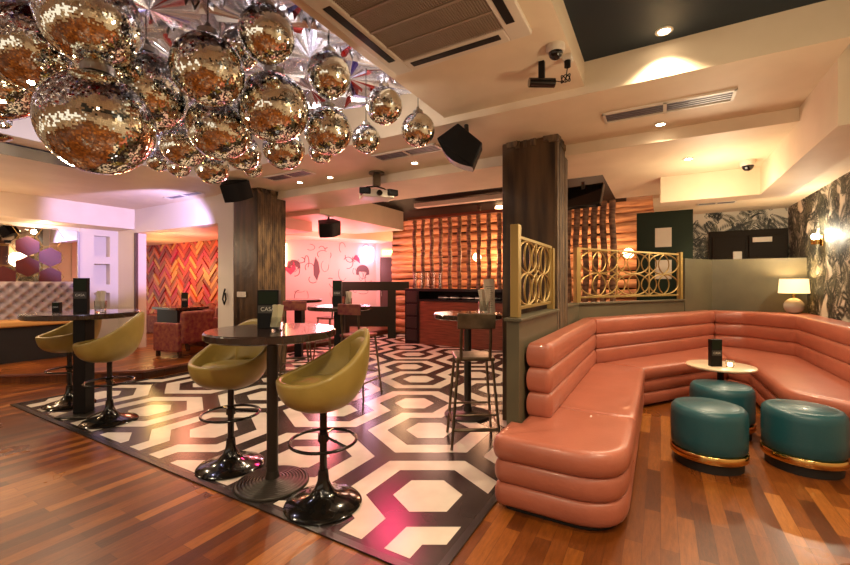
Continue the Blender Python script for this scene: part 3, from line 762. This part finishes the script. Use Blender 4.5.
menu('menu_stand', 'black menu stand with white lettering on the foreground bar table', (-1.10, 2.88, zt), 0, .15, .27)
tumbler('glass of folded cream napkins on the foreground table', (-1.00, 2.76, zt), s=1.15)
menu('menu_stand', 'tall black menu stand on the left bar table', (-3.62, 4.3, zt+.01), .2, .13, .36)
menu('drinks_card', 'small black card stand on the left end of left table', (-3.95, 4.38, zt+.01), .2, .07, .10)
tumbler('clear glass with napkins beside the tall menu on left table', (-3.42, 4.30, zt+.01), 'card', 1.5)
menu('menu_stand', 'black menu stand on the middle distance table', (-1.17, 5.45, zt+.01), 0, .12, .34)
tumbler('clear glass right of the menu on the middle distance table', (-1.02, 5.45, zt+.01), 'card', 1.3)
tumbler('glass of white napkins on the table by the olive partition', (.60, 4.15, zt), 'card', 1.7)
t = thing('drinks_menu', 'tall cream menu card standing on table by olive partition', 'menu', (.68, 4.32, zt), .1)
MB().box((0, 0, .18), (.12, .006, .36), rx=-.08).build('card', 'card', t)
b = MB()
for k in range(11): b.box((-.0, -.006+.0285*(.0), .06+k*.022), (.06+.02*math.sin(k*2.), .001, .004), rx=-.08) if False else b.box((0, -.0045+(.06+k*.022-.18)*.08, .06+k*.022), (.06+.02*math.sin(k*2.), .001, .004))
b.build('printed_lines', 'ink', t)

# ------------------------------------------------------------------ sofa
def rpoly(pts):      # (u, v, radius) -> dense rounded polygon
    out = []; n = len(pts)
    for i in range(n):
        p = Vector(pts[i][:2]); r = pts[i][2] if len(pts[i]) > 2 else .02
        a = Vector(pts[i-1][:2]); c = Vector(pts[(i+1) % n][:2])
        d1 = (a-p).normalized(); d2 = (c-p).normalized(); ang = d1.angle(d2)
        if ang > 3.0 or r < .045: out.append(p); continue
        l = min(r/math.tan(ang/2), (a-p).length*.48, (c-p).length*.48); A, B = p+d1*l, p+d2*l
        seg = 8 if r > .05 else 3
        for k in range(seg+1):
            s = k/seg; out.append(A*(1-s)**2+p*2*s*(1-s)+B*s*s)
    # resample long edges
    res = []
    for i in range(len(out)):
        a, c = out[i], out[(i+1) % len(out)]; res.append(a); m = int((c-a).length/.15)
        for k in range(1, m): res.append(a+(c-a)*k/m)
    return res
def area(P): return sum(P[i].x*P[(i+1) % len(P)].y-P[(i+1) % len(P)].x*P[i].y for i in range(len(P)))
def roll(mb, P, z0, z1, bulge, inset, topflat=True):
    if area(P) < 0: P = P[::-1]
    n = len(P); nr = []
    for i in range(n):
        d1 = (P[i]-P[i-1]).normalized(); d2 = (P[(i+1) % n]-P[i]).normalized(); n1_ = Vector((d1.y, -d1.x)); m = (n1_+Vector((d2.y, -d2.x))).normalized(); nr.append(m/max(.4, m.dot(n1_)))
    rings = []; K = 9
    for j in range(K+1):
        a = -PI/2+PI*j/K; off = -inset+bulge*(max(0, math.cos(a))**.75); z = (z0+z1)/2+(z1-z0)/2*math.sin(a)
        rings.append([mb.bm.verts.new((P[i].x+nr[i].x*off, P[i].y+nr[i].y*off, z)) for i in range(n)])
    for a_, b_ in zip(rings, rings[1:]):
        for i in range(n): mb.bm.faces.new((a_[i], a_[(i+1) % n], b_[(i+1) % n], b_[i]))
    top = [mb.bm.verts.new((P[i].x-nr[i].x*(inset+.012), P[i].y-nr[i].y*(inset+.012), z1)) for i in range(n)]
    for i in range(n): mb.bm.faces.new((rings[-1][i], rings[-1][(i+1) % n], top[(i+1) % n], top[i]))
    fs = [mb.bm.faces.new(rings[0][::-1]), mb.bm.faces.new(top)]
    for f in fs: f.normal_update()
    bmesh.ops.triangulate(mb.bm, faces=fs, ngon_method='EAR_CLIP')
sofa = thing('booth_sofa', 'long U-shaped salmon pink leather booth sofa with horizontal rolls', 'sofa', (0, 0, 0), A60)
SEAT = [
    [(2.40, .16, .30), (3.2, .16), (3.2, .822), (2.72, .822), (2.72, .895), (2.40, .895, .05)],
    [(3.205, .16), (5.13, .16, .03), (5.30, .822), (3.205, .822)],
    [(5.135, .155), (6.45, -.74, .03), (7.70, -.64), (5.305, .818)],
    [(6.45, -.75), (7.70, -.65), (7.70, -1.15), (7.12, -1.78), (4.42, -1.78), (4.42, -1.35, .25), (4.72, -.95, .25), (6.2, -.93, .2)],
]
BACK = [
    [(2.88, .655, .05), (5.10, .65), (5.25, .822), (2.88, .822, .03)],
    [(5.105, .645), (7.42, -.70), (7.71, -.63), (5.255, .818)],
    [(7.425, -.71), (7.38, -1.05, .2), (6.92, -1.50, .2), (4.5, -1.55), (4.5, -1.78), (7.12, -1.78), (7.71, -1.15), (7.715, -.64)],
]
for s_ in SEAT:
    P = rpoly(s_); mb = MB()
    roll(mb, P, .030, .170, .035, .03); roll(mb, P, .170, .310, .035, .03); roll(mb, P, .305, .455, .050, .035)
    mb.build('seat_section', 'pink', sofa, smooth=True, angle=60, tri=True)
    mb = MB(); Q = [p for p in P]; c = sum(Q, Vector((0, 0)))/len(Q)
    mb.prism([(p.x+(c.x-p.x)*.13, p.y+(c.y-p.y)*.13) for p in P], .001, .05); mb.build('plinth', 'toekick', sofa)
for s_ in BACK:
    P = rpoly(s_); mb = MB()
    for k in range(3): roll(mb, P, .445+k*.175, .445+(k+1)*.175+.004, .035, .03)
    mb.build('back_section', 'pink', sofa, smooth=True, angle=60, tri=True)

# partition behind sofa (olive)
def pwall(mb, p, q, th, z0, z1):
    a, c = Vector((*p, 0)), Vector((*q, 0)); d = c-a; n = Vector((-d.y, d.x, 0)).normalized()*th/2
    mb.box(((a+c)/2+Vector((0, 0, (z0+z1)/2))), (d.length, th, z1-z0), rz=math.atan2(d.y, d.x))
CN = (7.86, -.67); WS = (5.22, .92)
b = MB(); b.bb(2.76, 3.96, .845, .935, .0, 1.13); b.bb(4.49, 5.22, .86, .95, 0, 1.13)
pwall(b, WS, (WS[0]+.75*(CN[0]-WS[0]), WS[1]+.75*(CN[1]-WS[1])), .08, 0, 1.13)
room(b, 'wall_partition', 'green', bevel=.004)
b = MB(); b.bb(2.74, 3.96, .822, .95, 1.13, 1.152); b.bb(4.49, 5.20, .85, .97, 1.13, 1.15); pwall(b, WS, (WS[0]+.75*(CN[0]-WS[0]), WS[1]+.75*(CN[1]-WS[1])), .13, 1.13, 1.152)
room(b, 'trim_10', 'green', bevel=.004)
b = MB(); s0 = (WS[0]+.755*(CN[0]-WS[0]), WS[1]+.755*(CN[1]-WS[1])); pwall(b, s0, CN, .08, 0, 1.76); b.bb(7.84, 7.92, -1.83, -.66, 0, 1.76)
room(b, 'wall_booth_panel', 'green', bevel=.004)
room(MB().prism([(7.83, -1.10), (7.83, -1.82), (7.16, -1.82), (7.16, -1.80), (7.74, -1.18)], .0, .96), 'trim_11', 'pink')
# dark green panel with two pale square windows
t = thing('panel_divider', 'dark green freestanding panel with two pale square openings behind the gold railing', 'divider', W(8.0, .06), A60)
MB().bb(-.03, .03, -.52, .30, 0, 2.6).build('panel', 'dgreen', t)
for z in (2.16, 1.62): MB().bb(-.036, -.03, -.22, .02, z-.16, z+.16).build('pale_square', 'card', t)

# ------------------------------------------------------------------ gold lattice screens
def lattice(name, label, p, q, z0, z1, cells, endpost, r=.009, posth=.0):
    a, c = W(*p), W(*q); d = c-a; L = d.length; t = thing(name, label, 'screen', (a.x, a.y, z0), math.atan2(d.y, d.x)); H = z1-z0
    b = MB(); fr = .02
    zb = .05
    b.bb(0, L, -.012, .012, zb, zb+.025); b.bb(0, L, -.012, .012, H-.025, H); b.bb(.03, .055, -.012, .012, zb, H); b.bb(L-.055, L-.03, -.012, .012, zb, H)
    b.build('frame', 'gold', t, bevel=.003)
    x0, x1 = .055, L-.055; cw = (x1-x0)/cells; ch = (H-zb-.05)/2
    for i in range(cells):
        for j in range(2):
            cx, cz = x0+cw*(i+.5), zb+.025+ch*(j+.5)
            b = MB()
            b.tube([(cx+cw/2*math.cos(k*PI/20), 0, cz+ch/2*math.sin(k*PI/20)) for k in range(40)], r, 6, closed=True)
            for sg in (-1, 1):      # inner crossing arcs
                pts = []
                for k in range(17):
                    a_ = -1.05+2.1*k/16; pts.append((cx+sg*(cw*.40*math.cos(a_)*1.0-cw*.22), 0, cz+ch/2*math.sin(a_)/math.sin(1.05)))
                b.tube(pts, r*.9, 6)
            b.build('ring_motif', 'gold', t, smooth=True)
    for i in range(1, cells): MB().bb(x0+cw*i-.008, x0+cw*i+.008, -.008, .008, zb, H).build('cross_bar', 'gold', t)
    for i in range(cells-1):   # linking loops between the cells
        for j in range(2):
            b = MB(); cx, cz = x0+cw*(i+1), zb+.025+ch*(j+.5)
            for sg in (-1, 1): b.tube([(cx+sg*(.5*cw*math.cos(a_)-.25*cw), 0, cz+ch/2*math.sin(a_)/math.sin(1.05)) for a_ in [-1.05+2.1*k/16 for k in range(17)]], r*.9, 6)
            b.build('linking_loop', 'gold', t, smooth=True)
    MB().bb(-.035, .035, -.03, .03, 0, H+endpost[0]).build('post', 'gold', t, bevel=.004)
    MB().bb(L-.03, L+.03, -.03, .03, 0, H+endpost[1]).build('post', 'gold', t, bevel=.004)
lattice('gold_screen', 'tall gold ring lattice screen standing on the partition before the column', (2.83, .89), (3.90, .89), 1.153, 1.74, 2, (.07, -.02), r=.009)
def onwall(s): return (WS[0]+s*(CN[0]-WS[0]), WS[1]+s*(CN[1]-WS[1]))
lattice('gold_screen', 'wide gold ring lattice railing on the low wall behind the sofa', onwall(.02), onwall(.735), 1.153, 1.83, 3, (.0, .02), r=.010)

# ------------------------------------------------------------------ booth table & ottomans
t = thing('side_table', 'small round pale topped table among the teal ottomans', 'table', (3.02, 4.17, .0))
MB().lathe([(0, .53), (.285, .53), (.30, .54), (.30, .552), (.295, .556), (0, .556)], n=56).build('table_top', 'stonetop', t, smooth=True)
MB().cyl((0, 0, .27), .03, .52).build('pedestal', 'black', t, smooth=True)
MB().lathe([(0, 0), (.17, 0), (.17, .012), (.04, .025), (0, .03)], n=40).build('base', 'black', t, smooth=True)
menu('menu_stand', 'black menu stand on the small pale booth table', (2.93, 4.12, .556), 0, .11, .27)
t = thing('tealight_holder', 'small lit glass candle holder on the pale booth table', 'candle holder', (3.05, 4.08, .556))
MB().lathe([(0, 0), (.03, 0), (.04, .03), (.038, .07), (.034, .07), (.034, .03), (.026, .008), (0, .008)], n=24).build('glass_cup', 'glass', t, smooth=True)
MB().cyl((0, 0, .025), .02, .03).build('candle', 'amber', t)
def ottoman(label, X, Y):
    t = thing('ottoman', label, 'ottoman', (X, Y, 0), 0, 'round teal ottomans with gold bands')
    MB().lathe([(0, .13), (.235, .13), (.248, .15), (.25, .22), (.25, .385), (.245, .425), (.228, .447), (.21, .453), (.20, .449), (.19, .455), (0, .461)], n=64).build('cushion', 'teal', t, smooth=True, angle=70)
    MB().lathe([(0, .075), (.249, .075), (.253, .08), (.253, .125), (.249, .13), (0, .13)], n=64).build('brass_band', 'brass', t, smooth=True)
    MB().lathe([(0, 0), (.225, 0), (.225, .075), (0, .075)], n=64).build('base', 'toekick', t, smooth=True)
ottoman('teal ottoman nearest the left arm of the pink sofa', 2.20, 3.17)
ottoman('teal ottoman at the right, closest to the picture edge', 2.88, 3.11)
ottoman('teal ottoman half hidden behind, touching the pale table', 2.76, 3.80)

# table lamp on corner ledge and sconce
lp = W(7.55, -1.62, .95)
t = thing('table_lamp', 'table lamp with glass ball base and cream drum shade behind the sofa', 'lamp', lp)
MB().sph((0, 0, .12), .115, 28).build('glass_ball', 'lampglass', t, smooth=True)
MB().cyl((0, 0, .26), .02, .08).build('neck', 'brass', t.children[0])
MB().lathe([(.170, .30), (.155, .50), (.151, .50), (.166, .30)], n=48).build('lamp_shade', 'lampshade', t, smooth=True)
lamp('POINT', 'lamp_bulb_light', lp+Vector((0, 0, .42)), 26, (1., .74, .42), .05)
sc = W(7.19, -1.78, 1.95)
t = thing('wall_sconce', 'small brass wall light shining on the palm leaf wallpaper', 'wall light', sc, A60)
MB().bb(-.05, .05, -.05, -.03, -.07, .07).build('back_plate', 'brass', t, bevel=.005)
MB().cyl((0, .02, -.02), .045, .06, r2=.055).build('cup', 'brass', t, smooth=True)
MB().sph((0, .02, .05), .045, 16).build('bulb', 'bulb', t, smooth=True)
lamp('POINT', 'sconce_light', sc+W(0, .08, .06), 34, (1., .86, .62), .03)

# ------------------------------------------------------------------ back bar area
t = thing('bar_counter', 'black bar counter with mahogany front under the birch poles', 'counter', W(7.94, 3.9), A60)
b = MB(); b.bb(0, .55, -1.4, 1.22, 1.20, 1.26); b.bb(0, .55, .85, 1.22, 0, 1.2); b.bb(0, .55, -1.4, -1.3, 0, 1.2); b.bb(.5, .55, -1.4, 1.22, 0, 1.2); b.bb(0, .5, -1.3, .85, .98, 1.02)
cc = b.build('carcass', 'black', t, bevel=.005)
MB().bb(.03, .06, -1.3, .85, .0, .98).build('front_panel', 'redwood', t)
b = MB()
for k in range(4): b.bb(-.012, 0, .9, 1.18, .08+k*.29, .32+k*.29)
b.build('door_panels', 'trimb', cc, bevel=.004)
# bottles lying in the shelf opening
for k in range(5):
    o = MB().lathe([(0, 0), (.035, 0), (.037, .12), (.034, .16), (.013, .2), (.013, .26), (0, .26)], n=16).build('bottle', 'steel', loc=W(8.15, 4.35-k*.30, 1.058), smooth=True)
    o.rotation_euler = (PI/2, 0, A60+.25*math.sin(k*2)+.2); tag(o, 'dark bottle lying in the open shelf of the bar counter', 'bottle', 'bottles lying in the bar counter shelf')
rnd = random.Random(5)
def pole(u, v, z0, z1, r, label, group):
    b = MB(); n = 9; pts = []
    for k in range(n+1): pts.append((.012*math.sin(k*1.7+v*5), .012*math.cos(k*1.3+v*3), z0+(z1-z0)*k/n))
    b.tube(pts, r, 10)
    for k in range(5):
        z = z0+(z1-z0)*rnd.random(); a = rnd.uniform(2, 5); b.tube([(r*.6*math.cos(a), r*.6*math.sin(a), z), (r*1.35*math.cos(a), r*1.35*math.sin(a), z+.03)], .014, 6)
    tag(b.build('birch_pole', 'birch', loc=W(u, v, 0), smooth=True), label, 'birch pole', group)
for k in range(11):
    pole(8.2, 5.02-k*.232, 1.26, 3.05 if k in (7,) else 2.86, .046, 'upright birch pole standing on the black bar counter', 'birch poles on the bar counter')
tag(MB().bb(-.03, .03, -1.35, 1.3, 2.86, 2.92).build('pole_rail', 'redwood', loc=W(8.11, 3.85), rz=A60), 'reddish rail along the top of the birch pole screen', 'rail')
for k in range(6):
    pole(7.0, 1.32-k*.135, 0.0, 2.69, .046, 'upright birch pole in the dense row behind the gold railing', 'birch poles behind the gold railing')
for k in range(5):
    tag(MB().lathe([(0, 0), (.05, 0), (.05, .36), (.045, .36), (.045, .01), (0, .01)], n=16).build('glass_vase', 'glass', loc=W(8.06, 4.9-k*.16, 1.26), smooth=True), 'tall clear glass vase standing between birch poles on the bar', 'vase', 'glass vases on the bar counter')
# olive booth frame in front of the door
t = thing('booth_rail', 'olive painted open rail before the brown exit door', 'railing', (-1.35, 10.2, .0), math.radians(0))
b = MB(); b.bb(-.72, .95, -.04, .04, 1.20, 1.42); b.build('top_rail', 'dgreen', t, bevel=.005)
for x0, x1 in ((-.72, -.54), (.42, .62)): MB().bb(x0, x1, -.04, .04, 0, 1.2).build('post', 'dgreen', t)
MB().bb(-.54, .42, -.03, .03, .3, .8).build('lower_panel', 'dgreen', t)

# ------------------------------------------------------------------ left side
# mirror with hexagon frames, tufted banquette
t = thing('wall_mirror', 'wide wall mirror above the tufted silver banquette', 'mirror', W(0, 9.41, 0), A60)
MB().bb(-3.2, 3.36, -.015, .0, 1.42, 2.35).build('mirror_glass', 'mirror', t)
b = MB()
for i in range(9):
    for j in range(4):
        cx = 2.95-i*.30; cz = 1.5+j*.35+(.175 if i % 2 else 0)
        if cz < 2.25: b.tube([(cx+.19*math.cos(k*PI/3), -.016, cz+.19*math.sin(k*PI/3)) for k in range(6)], .005, 4, closed=True)
b.build('hexagon_tracery', 'gold', t)
MB().bb(3.34, 3.37, -.03, .0, 1.42, 2.35).build('edge_trim', 'steel', t)
for (i, j) in ((0, 0), (0, 1), (1, 0), (1, 1), (2, 0)):
    cx = 2.95-i*.30; cz = 1.5+j*.35+(.175 if i % 2 else 0)
    rot = Matrix.Rotation(PI/2, 4, 'X')
    MB().cyl((cx, -.02, cz), .175, .006, 6, rot=rot @ Matrix.Rotation(PI/6*0, 4, 'Z')).build('red_hexagon', 'hexred', t)
t = thing('tufted_banquette', 'silver deep buttoned banquette with ochre seat along the left wall', 'bench', W(0, 9.38, .135), A60)
def tuft(v, z, sx=.17, sz=.17):
    b = 9.
    for (ox, oz) in ((0, 0), (.5, .5)):
        a = (v/sx+ox) % 1.-.5; c = (z/sz+oz) % 1.-.5; b = min(b, math.hypot(a, c))
    return b
mb = MB(); nu, nz = 260, 44; u0, u1, z0, z1 = -1.0, 3.36, .62, 1.28
vs = [[mb.bm.verts.new((u0+(u1-u0)*i/nu, -.08-.13*min(1, tuft(u0+(u1-u0)*i/nu, z0+(z1-z0)*j/nz)*2.0)**.55+ (.06 if j in (0, nz) else 0), z0+(z1-z0)*j/nz)) for j in range(nz+1)] for i in range(nu+1)]
for i in range(nu):
    for j in range(nz): mb.bm.faces.new((vs[i][j], vs[i+1][j], vs[i+1][j+1], vs[i][j+1]))
mb.bb(u0, u1, -.1, .0, .3, 1.27)
bk = mb.build('buttoned_back', 'silver', t, smooth=True, angle=80)
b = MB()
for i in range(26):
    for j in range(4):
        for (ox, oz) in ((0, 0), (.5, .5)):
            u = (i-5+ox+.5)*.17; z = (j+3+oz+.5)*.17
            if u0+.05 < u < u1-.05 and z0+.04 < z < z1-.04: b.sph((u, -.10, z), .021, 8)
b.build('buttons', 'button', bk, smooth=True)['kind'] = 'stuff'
MB().bb(-1.0, 3.36, -.62, -.1, .56, .66).build('seat', 'ochre', t, bevel=.03)
MB().bb(-1.0, 3.36, -.56, -.1, .0, .56).build('base', 'toekick', t)
# niche furniture
t = thing('booth_table', 'dark block table in the red herringbone booth', 'table', W(4.95, 8.9, .135), A60)
MB().bb(-.35, .35, -.45, .45, .70, .75).build('table_top', 'tablewood', t, bevel=.005)
MB().bb(-.28, .28, -.38, .38, 0, .70).build('base', 'black', t)
menu('menu_stand', 'black menu stand on the booth table before the herringbone wall', W(4.95, 8.75, .886), .4, .12, .30)
def armchair(label, u, v, rz):
    t = thing('armchair', label, 'armchair', W(u, v, .135), rz)
    MB().bb(-.30, .30, -.28, .28, .26, .44).build('seat', 'velvet', t, bevel=.04)
    MB().box((0, .30, .50), (.62, .12, .55), rx=-.1).build('backrest', 'velvet', t, bevel=.04)
    for sx in (-1, 1): MB().bb(sx*.32-.05, sx*.32+.05, -.28, .30, .1, .58).build('arm', 'velvet', t, bevel=.03)
    for sx in (-1, 1):
        for sy in (-1, 1): MB().bb(sx*.29-.025, sx*.29+.025, sy*.25-.025, sy*.25+.025, 0, .26).build('leg', 'tablewood', t)
armchair('patterned red velvet armchair facing the booth table', 4.12, 7.3, math.radians(-110))
armchair('red velvet armchair further right inside the herringbone booth', 4.84, 7.98, math.radians(-60))
t = thing('booth_bench', 'red velvet bench against the herringbone wall', 'bench', W(5.65, 9.6, .135), A60)
MB().bb(-.28, .25, -1.9, 1.9, 0, .46).build('seat', 'velvet', t, bevel=.03)
for k in range(4): MB().sph((.12, -1.6+k*.55, .62), .2, 18, (.5, 1, .85)).build('cushion', 'velvet', t, smooth=True)
# dark wall phone on pier
t = thing('wall_socket_plate', 'white switch plate on the dark left column', 'switch', W(3.955, 5.48, 1.22), A60)
MB().bb(-.014, .0, -.1, .1, -.04, .04).build('plate', 'plastic', t, bevel=.004)
MB().bb(-.018, -.012, -.05, .05, -.02, .02).build('rocker', 'plastic', t)
tag(MB().tube([(0, 0, .1), (.0, .03, .04), (0, .06, -.06), (0, .02, -.14), (0, -.02, -.06), (0, .0, .04)], .012, 8).build('cable_bundle', 'black', loc=W(3.93, 5.85, 1.2), rz=A60), 'coiled black cable hanging on the white pier', 'cable')

# ------------------------------------------------------------------ rest of the shell behind camera
b = MB(); b.bb(-4, -3.9, -3, 15, 0, .9); b.bb(-4, -3.9, -3, 15, 2.35, 3.4)
for k in range(13): b.bb(-4, -3.9, -3+k*1.4, -3+k*1.4+.5, .9, 2.35)  # openings between the piers added to let the world background in as fill
room(b, 'wall_front', 'cream')
room(MB().bb(-4, 1.5, -3, -2.9, 0, 3.4), 'wall_right_near', 'cream')

# ------------------------------------------------------------------ world, camera, view
w = bpy.data.worlds.new('World'); bpy.context.scene.world = w; w.use_nodes = True
w.node_tree.nodes['Background'].inputs[0].default_value = (1., .86, .68, 1); w.node_tree.nodes['Background'].inputs[1].default_value = .95
cam = bpy.data.cameras.new('Camera'); co = bpy.data.objects.new('Camera', cam); C.objects.link(co)
cam.sensor_width = 36; cam.lens = 36*408/850; co.location = (0, 0, 1.4); co.rotation_euler = (PI/2, 0, 0); cam.clip_start = .05
bpy.context.scene.camera = co
vs_ = bpy.context.scene.view_settings; vs_.view_transform = 'Standard'; vs_.look = 'None'; vs_.gamma = 1; vs_.use_curve_mapping = False; vs_.exposure = .42
